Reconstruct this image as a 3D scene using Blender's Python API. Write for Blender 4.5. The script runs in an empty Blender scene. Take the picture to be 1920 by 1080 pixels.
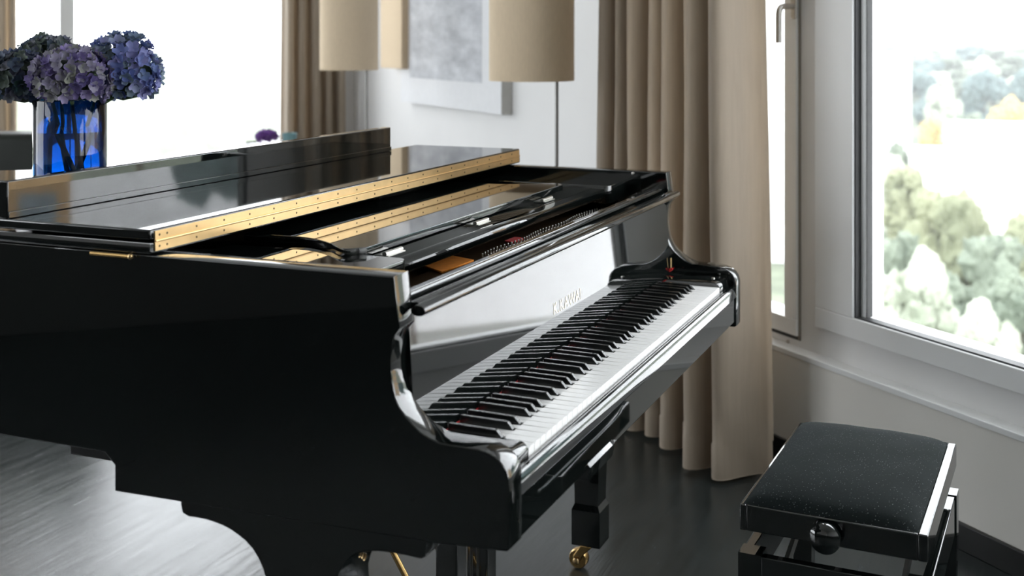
import bpy, bmesh, math, random
from mathutils import Vector, Matrix, noise

random.seed(7)
SC = bpy.context.scene
COL = SC.collection

# ------------------------------------------------------------------ camera
CAM = Vector((-1.6203, -0.8009, 1.3258)); YAW = 0.3981; FPX = 2244.56; HORIZON = 74.26
cam_d = bpy.data.cameras.new('camera'); cam_o = bpy.data.objects.new('camera', cam_d); COL.objects.link(cam_o)
FWD = Vector((math.cos(YAW), math.sin(YAW), 0)); RGT = Vector((math.sin(YAW), -math.cos(YAW), 0))
cam_o.location = CAM
cam_o.rotation_euler = (math.pi / 2, 0, YAW - math.pi / 2)
cam_d.sensor_width = 36.0; cam_d.lens = 36.0 * FPX / 1920
cam_d.shift_y = -(540 - HORIZON) / 1920
cam_d.clip_end = 1500; cam_d.clip_start = .05
cam_d.dof.use_dof = True; cam_d.dof.focus_distance = 2.35; cam_d.dof.aperture_fstop = 4.0
SC.camera = cam_o

# ------------------------------------------------------------------ world, daylight
wd = bpy.data.worlds.new('world'); SC.world = wd; wd.use_nodes = True
wn = wd.node_tree.nodes; wn.clear()
w_out = wn.new('ShaderNodeOutputWorld'); w_bg = wn.new('ShaderNodeBackground')
w_bg.inputs[0].default_value = (0.94, 0.965, 1.0, 1); w_bg.inputs[1].default_value = 3.4
wd.node_tree.links.new(w_bg.outputs[0], w_out.inputs[0])

# room frame: the long window wall runs along WD, WN points into the room
WA = math.radians(48.4); P0 = Vector((1.7295, -0.655, 0))
WD = Vector((math.cos(WA), math.sin(WA), 0)); WN = Vector((-math.sin(WA), math.cos(WA), 0))
S_MIN, S_FAR, OFF_MAX, CEIL = -5.0, 5.2, 6.0, 2.75
WALLM = Matrix.Translation(P0) @ Matrix.Rotation(WA, 4, 'Z')      # local x = s, local y = off, local z = z
def room(s, off, z): return WALLM @ Vector((s, off, z))

def portal(name, loc_room, rot, sx, sz):
    l = bpy.data.lights.new(name, 'AREA'); l.shape = 'RECTANGLE'; l.size = sx; l.size_y = sz; l.energy = 1
    l.cycles.is_portal = True
    o = bpy.data.objects.new(name, l); COL.objects.link(o)
    o.matrix_world = WALLM @ Matrix.Translation(loc_room) @ rot
portal('daylight_portal', Vector((-.55, -.24, 1.52)), Matrix.Rotation(math.radians(90), 4, 'X'), 3.6, 2.1)
portal('daylight_portal', Vector((S_FAR + .2, 2.45, 1.48)), Matrix.Rotation(math.radians(-90), 4, 'Z') @ Matrix.Rotation(math.radians(-90), 4, 'X'), 4.5, 2.1)

portal('daylight_portal', Vector((1.975, OFF_MAX + .1, 1.45)), Matrix.Rotation(math.radians(-90), 4, 'X'), 3.25, 2.4)
portal('daylight_portal', Vector((-3.7, -.24, 1.52)), Matrix.Rotation(math.radians(90), 4, 'X'), 2.2, 2.1)
portal('daylight_portal', Vector((-.6, OFF_MAX + .1, 2.415)), Matrix.Rotation(math.radians(-90), 4, 'X'), 1.6, .53)

SC.view_settings.view_transform = 'Standard'; SC.view_settings.look = 'None'
SC.view_settings.exposure = 0.85; SC.view_settings.gamma = 1.0
SC.view_settings.use_curve_mapping = False

# ------------------------------------------------------------------ materials
MATS = {}
def mat(name, color, rough=.5, metal=0.0, spec=.5, ior=1.5, noise_amt=0.0, noise_scale=20.0, color2=None,
        bump=0.0, bump_scale=60.0, sheen=0.0, trans=0.0, alpha=1.0, coord='Object', stretch=None, sub=0.0):
    if name in MATS: return MATS[name]
    m = bpy.data.materials.new(name); m.use_nodes = True
    nt = m.node_tree; b = nt.nodes['Principled BSDF']
    b.inputs['Base Color'].default_value = (*color, 1); b.inputs['Roughness'].default_value = rough
    b.inputs['Metallic'].default_value = metal; b.inputs['IOR'].default_value = ior
    b.inputs['Specular IOR Level'].default_value = spec
    if sheen: b.inputs['Sheen Weight'].default_value = sheen
    if trans: b.inputs['Transmission Weight'].default_value = trans
    if sub: b.inputs['Subsurface Weight'].default_value = sub
    if noise_amt or bump:
        tc = nt.nodes.new('ShaderNodeTexCoord'); src = tc.outputs[coord]
        if stretch:
            mp = nt.nodes.new('ShaderNodeMapping'); mp.inputs['Scale'].default_value = stretch
            nt.links.new(src, mp.inputs[0]); src = mp.outputs[0]
        if noise_amt:
            n = nt.nodes.new('ShaderNodeTexNoise'); n.inputs['Scale'].default_value = noise_scale; n.inputs['Detail'].default_value = 6
            nt.links.new(src, n.inputs['Vector'])
            mx = nt.nodes.new('ShaderNodeMix'); mx.data_type = 'RGBA'
            c2 = color2 or tuple(max(0, c * (1 - noise_amt)) for c in color)
            mx.inputs[6].default_value = (*color, 1); mx.inputs[7].default_value = (*c2, 1)
            rp = nt.nodes.new('ShaderNodeValToRGB'); rp.color_ramp.elements[0].position = .35; rp.color_ramp.elements[1].position = .65
            nt.links.new(n.outputs[0], rp.inputs[0]); nt.links.new(rp.outputs[0], mx.inputs[0]); nt.links.new(mx.outputs[2], b.inputs['Base Color'])
        if bump:
            n2 = nt.nodes.new('ShaderNodeTexNoise'); n2.inputs['Scale'].default_value = bump_scale; n2.inputs['Detail'].default_value = 5
            nt.links.new(src, n2.inputs['Vector'])
            bp = nt.nodes.new('ShaderNodeBump'); bp.inputs['Strength'].default_value = bump; bp.inputs['Distance'].default_value = .01
            nt.links.new(n2.outputs[0], bp.inputs['Height']); nt.links.new(bp.outputs[0], b.inputs['Normal'])
    MATS[name] = m
    return m

LACQ = mat('black_lacquer', (.0035, .0048, .0045), rough=.03, ior=1.9, noise_amt=.3, noise_scale=4)
LACQ_SOFT = mat('black_satin', (.006, .007, .007), rough=.3, noise_amt=.3, noise_scale=15)
BRASS = mat('brass_hinge', (.86, .60, .30), rough=.32, metal=1.0, noise_amt=.08, noise_scale=30)
BRASS_D = mat('brass_dark', (.62, .40, .16), rough=.25, metal=1.0, noise_amt=.2, noise_scale=40)
STEEL = mat('steel', (.72, .70, .66), rough=.28, metal=1.0, noise_amt=.1, noise_scale=30)
SCREW = mat('screw_dark', (.10, .07, .04), rough=.4, metal=1.0, noise_amt=.1)
WKEY = mat('white_key', (.88, .87, .86), rough=.16, noise_amt=.03, noise_scale=12)
BKEY = mat('black_key', (.008, .009, .009), rough=.22, noise_amt=.2, noise_scale=20)
RED_FELT = mat('red_felt', (.80, .02, .02), rough=.95, sheen=.1, noise_amt=.3, noise_scale=300)
ORANGE_FELT = mat('orange_felt', (.92, .30, .03), rough=.9, noise_amt=.12, noise_scale=90)
IRON = mat('iron_plate', (.10, .06, .03), rough=.45, metal=.6, noise_amt=.3, noise_scale=25)
GOLDINK = mat('inlaid_letter', (.92, .84, .68), rough=.3, metal=.7, noise_amt=.05)
WALL = mat('wall_paint', (.84, .83, .825), rough=.75, noise_amt=.025, noise_scale=3, bump=.02, bump_scale=250)
WALL_LOW = mat('wall_paint_warm', (.84, .81, .76), rough=.7, noise_amt=.03, noise_scale=3, bump=.02, bump_scale=250)
FRAME = mat('window_frame_white', (.93, .93, .93), rough=.35, noise_amt=.02, noise_scale=5)
GASKET = mat('window_gasket', (.03, .03, .03), rough=.5, noise_amt=.2)
CEILM = mat('ceiling_paint', (.90, .90, .90), rough=.8, noise_amt=.02, noise_scale=3)
BASEB = mat('baseboard_dark', (.012, .013, .013), rough=.35, noise_amt=.2)
SHADE = mat('lamp_fabric', (.72, .575, .405), rough=.85, noise_amt=.06, noise_scale=180, stretch=(1, 1, .2))
GUN = mat('gunmetal', (.22, .21, .20), rough=.4, metal=1.0, noise_amt=.1, noise_scale=40)
ALU = mat('satin_aluminium', (.62, .59, .55), rough=.35, metal=1.0, noise_amt=.08, noise_scale=60)
TEAL = mat('teal_ceramic', (.25, .45, .48), rough=.3, noise_amt=.1)
SOFA = mat('dark_leather', (.010, .013, .010), rough=.5, spec=.2, noise_amt=.3, noise_scale=8, bump=.1, bump_scale=120)
TABLEM = mat('dark_table', (.02, .02, .022), rough=.25, noise_amt=.3, noise_scale=12)
STEMM = mat('flower_stem', (.10, .17, .07), rough=.6, noise_amt=.3, noise_scale=40)
LEAFM = mat('hydrangea_leaf', (.035, .07, .03), rough=.5, noise_amt=.4, noise_scale=40)
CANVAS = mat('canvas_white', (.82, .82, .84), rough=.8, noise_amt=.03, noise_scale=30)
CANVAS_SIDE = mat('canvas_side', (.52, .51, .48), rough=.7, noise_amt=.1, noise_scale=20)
BLDG = mat('white_render', (.82, .81, .80), rough=.8, noise_amt=.06, noise_scale=.6)
BLDG_TAN = mat('tan_facade', (.62, .40, .20), rough=.8, noise_amt=.1, noise_scale=.6)
GROUND = mat('grassy_ground', (.17, .20, .13), rough=.9, noise_amt=.5, noise_scale=.25)
TRUNK = mat('tree_bark', (.16, .12, .09), rough=.9, noise_amt=.4, noise_scale=4)
BGLASS = mat('building_glass', (.30, .36, .40), rough=.1, noise_amt=.2, noise_scale=1)

def fabric(name, c1, c2):
    m = mat(name, c1, rough=.65, noise_amt=1, color2=c2, noise_scale=90, stretch=(1, 1, .08), sheen=.25, bump=.05, bump_scale=900)
    return m
CURT = fabric('curtain_linen', (.51, .425, .33), (.48, .40, .31))

def floor_material():
    m = bpy.data.materials.new('poured_dark_floor'); m.use_nodes = True; nt = m.node_tree; b = nt.nodes['Principled BSDF']
    tc = nt.nodes.new('ShaderNodeTexCoord'); mp = nt.nodes.new('ShaderNodeMapping')
    mp.inputs['Rotation'].default_value = (0, 0, .5); mp.inputs['Scale'].default_value = (1.2, 12, 1)
    n = nt.nodes.new('ShaderNodeTexNoise'); n.inputs['Scale'].default_value = 3; n.inputs['Detail'].default_value = 8; n.inputs['Roughness'].default_value = .65
    nt.links.new(tc.outputs['Object'], mp.inputs[0]); nt.links.new(mp.outputs[0], n.inputs['Vector'])
    rp = nt.nodes.new('ShaderNodeValToRGB')
    rp.color_ramp.elements[0].position = .3; rp.color_ramp.elements[0].color = (.012, .016, .016, 1)
    rp.color_ramp.elements[1].position = .75; rp.color_ramp.elements[1].color = (.026, .033, .034, 1)
    nt.links.new(n.outputs[0], rp.inputs[0]); nt.links.new(rp.outputs[0], b.inputs['Base Color'])
    r2 = nt.nodes.new('ShaderNodeMapRange'); r2.inputs[3].default_value = .10; r2.inputs[4].default_value = .36
    nt.links.new(n.outputs[0], r2.inputs[0]); nt.links.new(r2.outputs[0], b.inputs['Roughness'])
    bp = nt.nodes.new('ShaderNodeBump'); bp.inputs['Strength'].default_value = .10; bp.inputs['Distance'].default_value = .01
    nt.links.new(n.outputs[0], bp.inputs['Height']); nt.links.new(bp.outputs[0], b.inputs['Normal'])
    b.inputs['IOR'].default_value = 1.55
    return m
FLOORM = floor_material()

def velvet_material():
    m = bpy.data.materials.new('dusty_black_velvet'); m.use_nodes = True; nt = m.node_tree; b = nt.nodes['Principled BSDF']
    tc = nt.nodes.new('ShaderNodeTexCoord')
    v = nt.nodes.new('ShaderNodeTexVoronoi'); v.inputs['Scale'].default_value = 190
    nt.links.new(tc.outputs['Object'], v.inputs['Vector'])
    n = nt.nodes.new('ShaderNodeTexNoise'); n.inputs['Scale'].default_value = 9; n.inputs['Detail'].default_value = 5
    nt.links.new(tc.outputs['Object'], n.inputs['Vector'])
    wn_ = nt.nodes.new('ShaderNodeTexNoise'); wn_.inputs['Scale'].default_value = 420
    nt.links.new(tc.outputs['Object'], wn_.inputs['Vector'])
    r = nt.nodes.new('ShaderNodeValToRGB'); r.color_ramp.elements[0].position = .10; r.color_ramp.elements[0].color = (1, 1, 1, 1)
    r.color_ramp.elements[1].position = .17; r.color_ramp.elements[1].color = (0, 0, 0, 1)
    nt.links.new(v.outputs['Distance'], r.inputs[0])
    mu = nt.nodes.new('ShaderNodeMath'); mu.operation = 'MULTIPLY'; nt.links.new(r.outputs[0], mu.inputs[0]); nt.links.new(v.outputs['Color'], mu.inputs[1])
    mx = nt.nodes.new('ShaderNodeMix'); mx.data_type = 'RGBA'; mx.inputs[6].default_value = (.004, .006, .006, 1); mx.inputs[7].default_value = (.010, .014, .0145, 1)
    nt.links.new(n.outputs[0], mx.inputs[0])
    mx3 = nt.nodes.new('ShaderNodeMix'); mx3.data_type = 'RGBA'; mx3.blend_type = 'MULTIPLY'; mx3.inputs[0].default_value = .5
    nt.links.new(mx.outputs[2], mx3.inputs[6]); nt.links.new(wn_.outputs[0], mx3.inputs[7])
    mx2 = nt.nodes.new('ShaderNodeMix'); mx2.data_type = 'RGBA'; mx2.inputs[7].default_value = (.20, .22, .22, 1)
    nt.links.new(mu.outputs[0], mx2.inputs[0]); nt.links.new(mx3.outputs[2], mx2.inputs[6]); nt.links.new(mx2.outputs[2], b.inputs['Base Color'])
    b.inputs['Roughness'].default_value = .95; b.inputs['Specular IOR Level'].default_value = .08
    b.inputs['Sheen Weight'].default_value = .05; b.inputs['Sheen Roughness'].default_value = .45; b.inputs['Sheen Tint'].default_value = (.7, .8, .8, 1)
    return m
VELVET = velvet_material()

def pane_material():
    m = bpy.data.materials.new('clear_pane'); m.use_nodes = True; nt = m.node_tree; nt.nodes.clear()
    o = nt.nodes.new('ShaderNodeOutputMaterial'); t = nt.nodes.new('ShaderNodeBsdfTransparent'); g = nt.nodes.new('ShaderNodeBsdfGlossy')
    t.inputs[0].default_value = (.97, .98, .98, 1); g.inputs['Roughness'].default_value = .02
    lw = nt.nodes.new('ShaderNodeLayerWeight'); pw = nt.nodes.new('ShaderNodeMath'); pw.operation = 'POWER'; pw.inputs[1].default_value = 5
    f = nt.nodes.new('ShaderNodeMath'); f.operation = 'MULTIPLY_ADD'; f.inputs[1].default_value = .9; f.inputs[2].default_value = .03
    nt.links.new(lw.outputs['Facing'], pw.inputs[0]); nt.links.new(pw.outputs[0], f.inputs[0]); mx = nt.nodes.new('ShaderNodeMixShader')
    nt.links.new(f.outputs[0], mx.inputs[0]); nt.links.new(t.outputs[0], mx.inputs[1]); nt.links.new(g.outputs[0], mx.inputs[2]); nt.links.new(mx.outputs[0], o.inputs[0])
    return m
PANE = pane_material()

def petal_material(name, stops):
    m = bpy.data.materials.new(name); m.use_nodes = True; nt = m.node_tree; b = nt.nodes['Principled BSDF']
    oi = nt.nodes.new('ShaderNodeObjectInfo'); rp = nt.nodes.new('ShaderNodeValToRGB')
    rp.color_ramp.elements[0].color = (*stops[0], 1); rp.color_ramp.elements[1].color = (*stops[-1], 1)
    for i, c in enumerate(stops[1:-1]):
        e = rp.color_ramp.elements.new((i + 1) / (len(stops) - 1)); e.color = (*c, 1)
    tc = nt.nodes.new('ShaderNodeTexCoord'); n = nt.nodes.new('ShaderNodeTexNoise'); n.inputs['Scale'].default_value = 90
    nt.links.new(tc.outputs['Object'], n.inputs['Vector'])
    ad = nt.nodes.new('ShaderNodeMath'); ad.operation = 'MULTIPLY_ADD'; ad.inputs[1].default_value = .35
    nt.links.new(n.outputs[0], ad.inputs[0]); nt.links.new(oi.outputs['Random'], ad.inputs[2])
    sb = nt.nodes.new('ShaderNodeMath'); sb.operation = 'SUBTRACT'; sb.inputs[1].default_value = .17
    nt.links.new(ad.outputs[0], sb.inputs[0]); nt.links.new(sb.outputs[0], rp.inputs[0]); nt.links.new(rp.outputs[0], b.inputs['Base Color'])
    b.inputs['Roughness'].default_value = .6
    tr = nt.nodes.new('ShaderNodeBsdfTranslucent'); nt.links.new(rp.outputs[0], tr.inputs[0])
    mx = nt.nodes.new('ShaderNodeMixShader'); mx.inputs[0].default_value = .25
    out = nt.nodes['Material Output']; nt.links.new(b.outputs[0], mx.inputs[1]); nt.links.new(tr.outputs[0], mx.inputs[2]); nt.links.new(mx.outputs[0], out.inputs[0])
    return m
PETAL_PURPLE = petal_material('petal_purple', [(.11, .09, .25), (.20, .155, .36), (.31, .28, .42), (.28, .29, .24), (.15, .11, .30)])
PETAL_BLUE = petal_material('petal_blue', [(.08, .12, .33), (.16, .20, .46), (.25, .25, .50), (.17, .23, .27), (.10, .15, .36)])
PETAL_DARK = petal_material('petal_green_blue', [(.025, .055, .05), (.06, .085, .15), (.09, .12, .09), (.20, .20, .26), (.04, .06, .13)])

def glass_material(name, col, ior, rough=0.0):
    m = bpy.data.materials.new(name); m.use_nodes = True; nt = m.node_tree; b = nt.nodes['Principled BSDF']
    b.inputs['Base Color'].default_value = (*col, 1); b.inputs['Roughness'].default_value = rough
    b.inputs['IOR'].default_value = ior; b.inputs['Transmission Weight'].default_value = 1.0
    return m
VASE_GLASS = glass_material('cobalt_blue_glass', (.035, .27, .66), 1.45)
WATER = glass_material('water', (.80, .90, .99), 1.33)

def art_material():
    m = bpy.data.materials.new('grey_print'); m.use_nodes = True; nt = m.node_tree; b = nt.nodes['Principled BSDF']
    tc = nt.nodes.new('ShaderNodeTexCoord'); mp = nt.nodes.new('ShaderNodeMapping'); mp.inputs['Scale'].default_value = (2, 1, 5)
    n = nt.nodes.new('ShaderNodeTexNoise'); n.inputs['Scale'].default_value = 2.2; n.inputs['Detail'].default_value = 9; n.inputs['Roughness'].default_value = .7
    nt.links.new(tc.outputs['Object'], mp.inputs[0]); nt.links.new(mp.outputs[0], n.inputs['Vector'])
    rp = nt.nodes.new('ShaderNodeValToRGB'); rp.color_ramp.elements[0].position = .32; rp.color_ramp.elements[0].color = (.42, .43, .46, 1)
    rp.color_ramp.elements[1].position = .68; rp.color_ramp.elements[1].color = (.74, .75, .79, 1)
    nt.links.new(n.outputs[0], rp.inputs[0]); nt.links.new(rp.outputs[0], b.inputs['Base Color']); b.inputs['Roughness'].default_value = .7
    return m
ARTM = art_material()

def foliage(name, c1, c2):
    return mat(name, c1, rough=.8, noise_amt=1, color2=c2, noise_scale=.9, bump=.9, bump_scale=5)
FOL = [foliage('foliage_sage', (.19, .22, .165), (.09, .115, .085)), foliage('foliage_blue_green', (.13, .175, .17), (.06, .09, .09)),
       foliage('foliage_olive', (.25, .26, .16), (.12, .135, .08)), foliage('foliage_amber', (.60, .42, .16), (.42, .30, .12)), foliage('foliage_pale', (.44, .46, .38), (.24, .27, .20))]

# ------------------------------------------------------------------ geometry helpers
def link(name, me, m, parent=None):
    o = bpy.data.objects.new(name, me); COL.objects.link(o)
    if m is not None and len(me.materials) == 0: me.materials.append(m)
    if parent is not None: o.parent = parent
    return o
def finish(name, bm, m, parent=None, smooth_angle=None):
    me = bpy.data.meshes.new(name)
    bmesh.ops.recalc_face_normals(bm, faces=bm.faces)
    bm.to_mesh(me); bm.free()
    if smooth_angle:
        for p in me.polygons: p.use_smooth = True
        me.set_sharp_from_angle(angle=math.radians(smooth_angle))
    return link(name, me, m, parent)
def keep_flat(me, ang):
    flags = [p.use_smooth for p in me.polygons]
    me.set_sharp_from_angle(angle=math.radians(ang))
    me.polygons.foreach_set('use_smooth', flags)
def bevel_all(bm, w, seg=2, angle=.5):
    if w <= 0: return
    es = [e for e in bm.edges if len(e.link_faces) == 2 and e.calc_face_angle(0) > angle]
    r = bmesh.ops.bevel(bm, geom=es, offset=w, segments=seg, profile=.5, affect='EDGES', clamp_overlap=True)
    for f in r['faces']: f.smooth = True
def bm_box(bm, x0, x1, y0, y1, z0, z1, M=None):
    vs = [bm.verts.new((x, y, z)) for x in (x0, x1) for y in (y0, y1) for z in (z0, z1)]
    for f in ((0, 1, 3, 2), (4, 6, 7, 5), (0, 4, 5, 1), (2, 3, 7, 6), (0, 2, 6, 4), (1, 5, 7, 3)):
        bm.faces.new([vs[i] for i in f])
    if M is not None:
        for v in vs: v.co = M @ v.co
    return vs
def box(name, x0, x1, y0, y1, z0, z1, m, parent=None, bev=.002, M=None, seg=2):
    bm = bmesh.new(); bm_box(bm, x0, x1, y0, y1, z0, z1)
    bmesh.ops.recalc_face_normals(bm, faces=bm.faces); bevel_all(bm, bev, seg)
    if M is not None: bm.transform(M)
    return finish(name, bm, m, parent)
def prism(name, poly, a0, a1, axis, m, parent=None, bev=0.0, smooth=35, M=None):
    """poly: 2-D outline; axis 'x' -> (y,z) outline, 'y' -> (x,z), 'z' -> (x,y)"""
    bm = bmesh.new()
    def mk(p, a):
        return {'x': (a, p[0], p[1]), 'y': (p[0], a, p[1]), 'z': (p[0], p[1], a)}[axis]
    A = [bm.verts.new(mk(p, a0)) for p in poly]; B = [bm.verts.new(mk(p, a1)) for p in poly]
    n = len(poly)
    caps = [bm.faces.new(A), bm.faces.new(B[::-1])]
    for i in range(n):
        f = bm.faces.new((A[i], A[(i + 1) % n], B[(i + 1) % n], B[i])); f.smooth = True
    bmesh.ops.recalc_face_normals(bm, faces=bm.faces)
    if bev:
        es = list({e for c in caps for e in c.edges})
        r = bmesh.ops.bevel(bm, geom=es, offset=bev, segments=2, profile=.5, affect='EDGES', clamp_overlap=True)
        for f in r['faces']: f.smooth = True
    if M is not None: bm.transform(M)
    me = bpy.data.meshes.new(name)
    bmesh.ops.recalc_face_normals(bm, faces=bm.faces); bm.to_mesh(me); bm.free()
    keep_flat(me, smooth)
    return link(name, me, m, parent)
def bm_lathe(bm, prof, seg=24, M=None, close=False):
    rings = []
    for r, z in prof:
        ring = []
        for k in range(seg):
            a = 2 * math.pi * k / seg
            v = Vector((r * math.cos(a), r * math.sin(a), z))
            ring.append(bm.verts.new(M @ v if M is not None else v))
        rings.append(ring)
    for i in range(len(rings) - 1):
        for k in range(seg):
            f = bm.faces.new((rings[i][k], rings[i][(k + 1) % seg], rings[i + 1][(k + 1) % seg], rings[i + 1][k])); f.smooth = True
    if close:
        for k in range(seg):
            f = bm.faces.new((rings[-1][k], rings[-1][(k + 1) % seg], rings[0][(k + 1) % seg], rings[0][k])); f.smooth = True
    else:
        bm.faces.new(rings[0][::-1]); bm.faces.new(rings[-1])
def lathe(name, prof, m, parent=None, seg=32, M=None, close=False, smooth=40):
    bm = bmesh.new(); bm_lathe(bm, prof, seg, M, close)
    return finish(name, bm, m, parent, smooth)
def bm_tube(bm, pts, rad, seg=10):
    pts = [Vector(p) for p in pts]; n = len(pts); rings = []
    rs = rad if isinstance(rad, (list, tuple)) else [rad] * n
    u = None
    for i, p in enumerate(pts):
        t = (pts[min(i + 1, n - 1)] - pts[max(i - 1, 0)]).normalized()
        if u is None:
            u = t.cross(Vector((0, 0, 1)))
            if u.length < 1e-2: u = t.cross(Vector((1, 0, 0)))
        u = (u - t * u.dot(t)).normalized(); w = u.cross(t)
        rings.append([bm.verts.new(p + (u * math.cos(2 * math.pi * k / seg) + w * math.sin(2 * math.pi * k / seg)) * rs[i]) for k in range(seg)])
    for i in range(n - 1):
        for k in range(seg):
            f = bm.faces.new((rings[i][k], rings[i][(k + 1) % seg], rings[i + 1][(k + 1) % seg], rings[i + 1][k])); f.smooth = True
    bm.faces.new(rings[0][::-1]); bm.faces.new(rings[-1])
def tube(name, pts, rad, m, parent=None, seg=12):
    bm = bmesh.new(); bm_tube(bm, pts, rad, seg); return finish(name, bm, m, parent, 50)
def empty(name, loc=(0, 0, 0), rz=0):
    o = bpy.data.objects.new(name, None); COL.objects.link(o); o.location = loc; o.rotation_euler = (0, 0, rz); o.empty_display_size = .1
    return o
def tag(o, label, cat, group=None):
    o['label'] = label; o['category'] = cat
    if group: o['group'] = group
    return o
def struct(o): o['kind'] = 'structure'; return o
def arc(cx, cy, r, a0, a1, n):
    return [(cx + r * math.cos(math.radians(a0 + (a1 - a0) * i / n)), cy + r * math.sin(math.radians(a0 + (a1 - a0) * i / n))) for i in range(n + 1)]
def spline(pts, n=8):
    out = []
    P = [pts[0]] + list(pts) + [pts[-1]]
    for i in range(1, len(P) - 2):
        p0, p1, p2, p3 = (Vector(q) for q in P[i - 1:i + 3])
        for k in range(n):
            t = k / n
            out.append(tuple(.5 * ((2 * p1) + (p2 - p0) * t + (2 * p0 - 5 * p1 + 4 * p2 - p3) * t * t + (3 * p1 - p0 - 3 * p2 + p3) * t ** 3)))
    out.append(tuple(pts[-1])); return out
def pix_ray(u, v): return FWD + RGT * ((u - 960) / FPX) + Vector((0, 0, -(v - HORIZON) / FPX))
def pix_wall(u, v, off=0.0):
    d = pix_ray(u, v); t = ((P0 + WN * off - CAM).dot(WN)) / d.dot(WN); p = CAM + d * t
    return (p - P0).dot(WD), p.z
def pix_far(u, v, s=S_FAR):
    d = pix_ray(u, v); t = (s - (CAM - P0).dot(WD)) / d.dot(WD); p = CAM + d * t
    return (p - P0).dot(WN), p.z

# ================================================================== SETTING
def room_box(name, s0, s1, o0, o1, z0, z1, m, parent=None, bev=0.0):
    return box(name, s0, s1, o0, o1, z0, z1, m, parent, bev, M=WALLM)
def room_boxes(name, rects, m, parent=None):
    bm = bmesh.new()
    for r in rects: bm_box(bm, *r)
    bm.transform(WALLM); return finish(name, bm, m, parent)

struct(room_box('floor', S_MIN, S_FAR + .25, -.3, OFF_MAX, -.12, 0, FLOORM))
struct(room_box('ceiling', S_MIN, S_FAR + .25, -.3, OFF_MAX, CEIL, CEIL + .12, CEILM))
# window wall: upper part set back 5 cm from the proud lower part
UW = -.05; WTOP = 2.5
WIN = dict(s0=-2.3, s1=pix_wall(1533, 612, UW)[0], z0=pix_wall(1533, 612, UW)[1])
CAS = dict(s0=pix_wall(1502, 638, UW)[0], s1=1.32, z0=pix_wall(1502, 638, UW)[1])
wall = room_boxes('wall_right', [(S_MIN, S_FAR + .25, -.28, UW, CEIL - .25, CEIL), (S_MIN, -4.8, -.28, UW, .33, CEIL - .25), (-4.8, -2.6, -.28, UW, .33, WIN['z0']), (-2.6, WIN['s0'], -.28, UW, .33, CEIL - .25),
     (WIN['s0'], WIN['s1'], -.28, UW, .33, WIN['z0']), (WIN['s1'], CAS['s0'], -.28, UW, .33, CEIL - .25),
     (CAS['s0'], CAS['s1'], -.28, UW, .33, CAS['z0']), (CAS['s1'], S_FAR + .25, -.28, UW, .33, CEIL - .25)], WALL)
struct(wall)
struct(room_box('wall_right_lower', S_MIN, S_FAR, -.28, 0, 0, .335, WALL_LOW))
struct(room_box('trim_1', S_MIN, S_FAR, UW, .004, .335, .352, FRAME, bev=.002))
struct(room_box('baseboard_right', S_MIN, S_FAR, 0, .014, 0, .068, BASEB, bev=.002))
# far wall with the wide window
FW0, FW1, FZ0 = pix_far(548, 100)[0], 4.6, .42
struct(room_boxes('wall_back', [(S_FAR, S_FAR + .25, -.28, FW0, 0, CEIL), (S_FAR, S_FAR + .25, FW0, FW1, 0, FZ0), (S_FAR, S_FAR + .25, FW0, FW1, WTOP, CEIL), (S_FAR, S_FAR + .25, FW1, OFF_MAX, 0, CEIL)], WALL))
CHAR = mat('added_panel_charcoal', (.05, .052, .05), rough=.7, noise_amt=.05, noise_scale=3)  # for the added dark panels only
W4A, W4B = .35, 3.6
struct(room_boxes('wall_left', [(W4A, W4B, OFF_MAX, OFF_MAX + .15, 0, .25), (W4A, W4B, OFF_MAX, OFF_MAX + .15, 2.65, CEIL), (W4B, S_FAR + .25, OFF_MAX, OFF_MAX + .15, 0, CEIL)], WALL))
struct(room_boxes('wall_left_near', [(S_MIN, W4A, OFF_MAX, OFF_MAX + .15, 0, 2.15), (S_MIN, W4A, OFF_MAX, OFF_MAX + .15, 2.68, CEIL), (S_MIN, -1.4, OFF_MAX, OFF_MAX + .15, 2.15, 2.68), (.2, W4A, OFF_MAX, OFF_MAX + .15, 2.15, 2.68)], WALL))
struct(room_box('added_panel_2', S_MIN + .03, W4A, OFF_MAX - .03, OFF_MAX, 0, .75, CHAR, bev=.004))  # dark panel added out of view to keep the lacquer reflections black
struct(room_box('added_panel_3', S_MIN, S_MIN + .03, .02, OFF_MAX, 0, .75, CHAR, bev=.004))  # second added panel, darkens what the piano side and bench reflect
struct(room_box('wall_front', S_MIN - .15, S_MIN, -.28, OFF_MAX, 0, CEIL, WALL))

# big fixed window
w1 = struct(empty('window_1'))
fs, fz = pix_wall(1604, 598, UW)           # glass edge
FWID = WIN['s1'] - fs; FBOT = .062
def frame_rect(parent, s0, s1, z0, z1, wl, wr, wb, wt, o0, o1, nm='frame'):
    room_box('frame_rail', s0, s1, o0, o1, z0, z0 + wb, FRAME, parent, .003)
    room_box('frame_rail', s0, s1, o0, o1, z1 - wt, z1, FRAME, parent, .003)
    room_box('frame_stile', s0, s0 + wl, o0, o1, z0 + wb, z1 - wt, FRAME, parent, .003)
    room_box('frame_stile', s1 - wr, s1, o0, o1, z0 + wb, z1 - wt, FRAME, parent, .003)
frame_rect(w1, WIN['s0'], WIN['s1'], WIN['z0'], WTOP, .12, FWID, FBOT, .08, -.16, UW + .012)
gs = WIN['s1'] - FWID; gz = WIN['z0'] + FBOT
room_box('gasket', gs - .007, gs, -.080, UW + .004, gz, WTOP - .08, GASKET, w1)
room_box('gasket', WIN['s0'] + .12, gs - .007, -.080, UW + .004, gz, gz + .005, GASKET, w1)
room_box('glazing_bead', gs - .026, gs - .007, -.090, -.066, gz + .005, WTOP - .08, FRAME, w1)
room_box('gasket', gs - .029, gs - .026, -.090, -.068, gz + .005, WTOP - .08, GASKET, w1)
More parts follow.
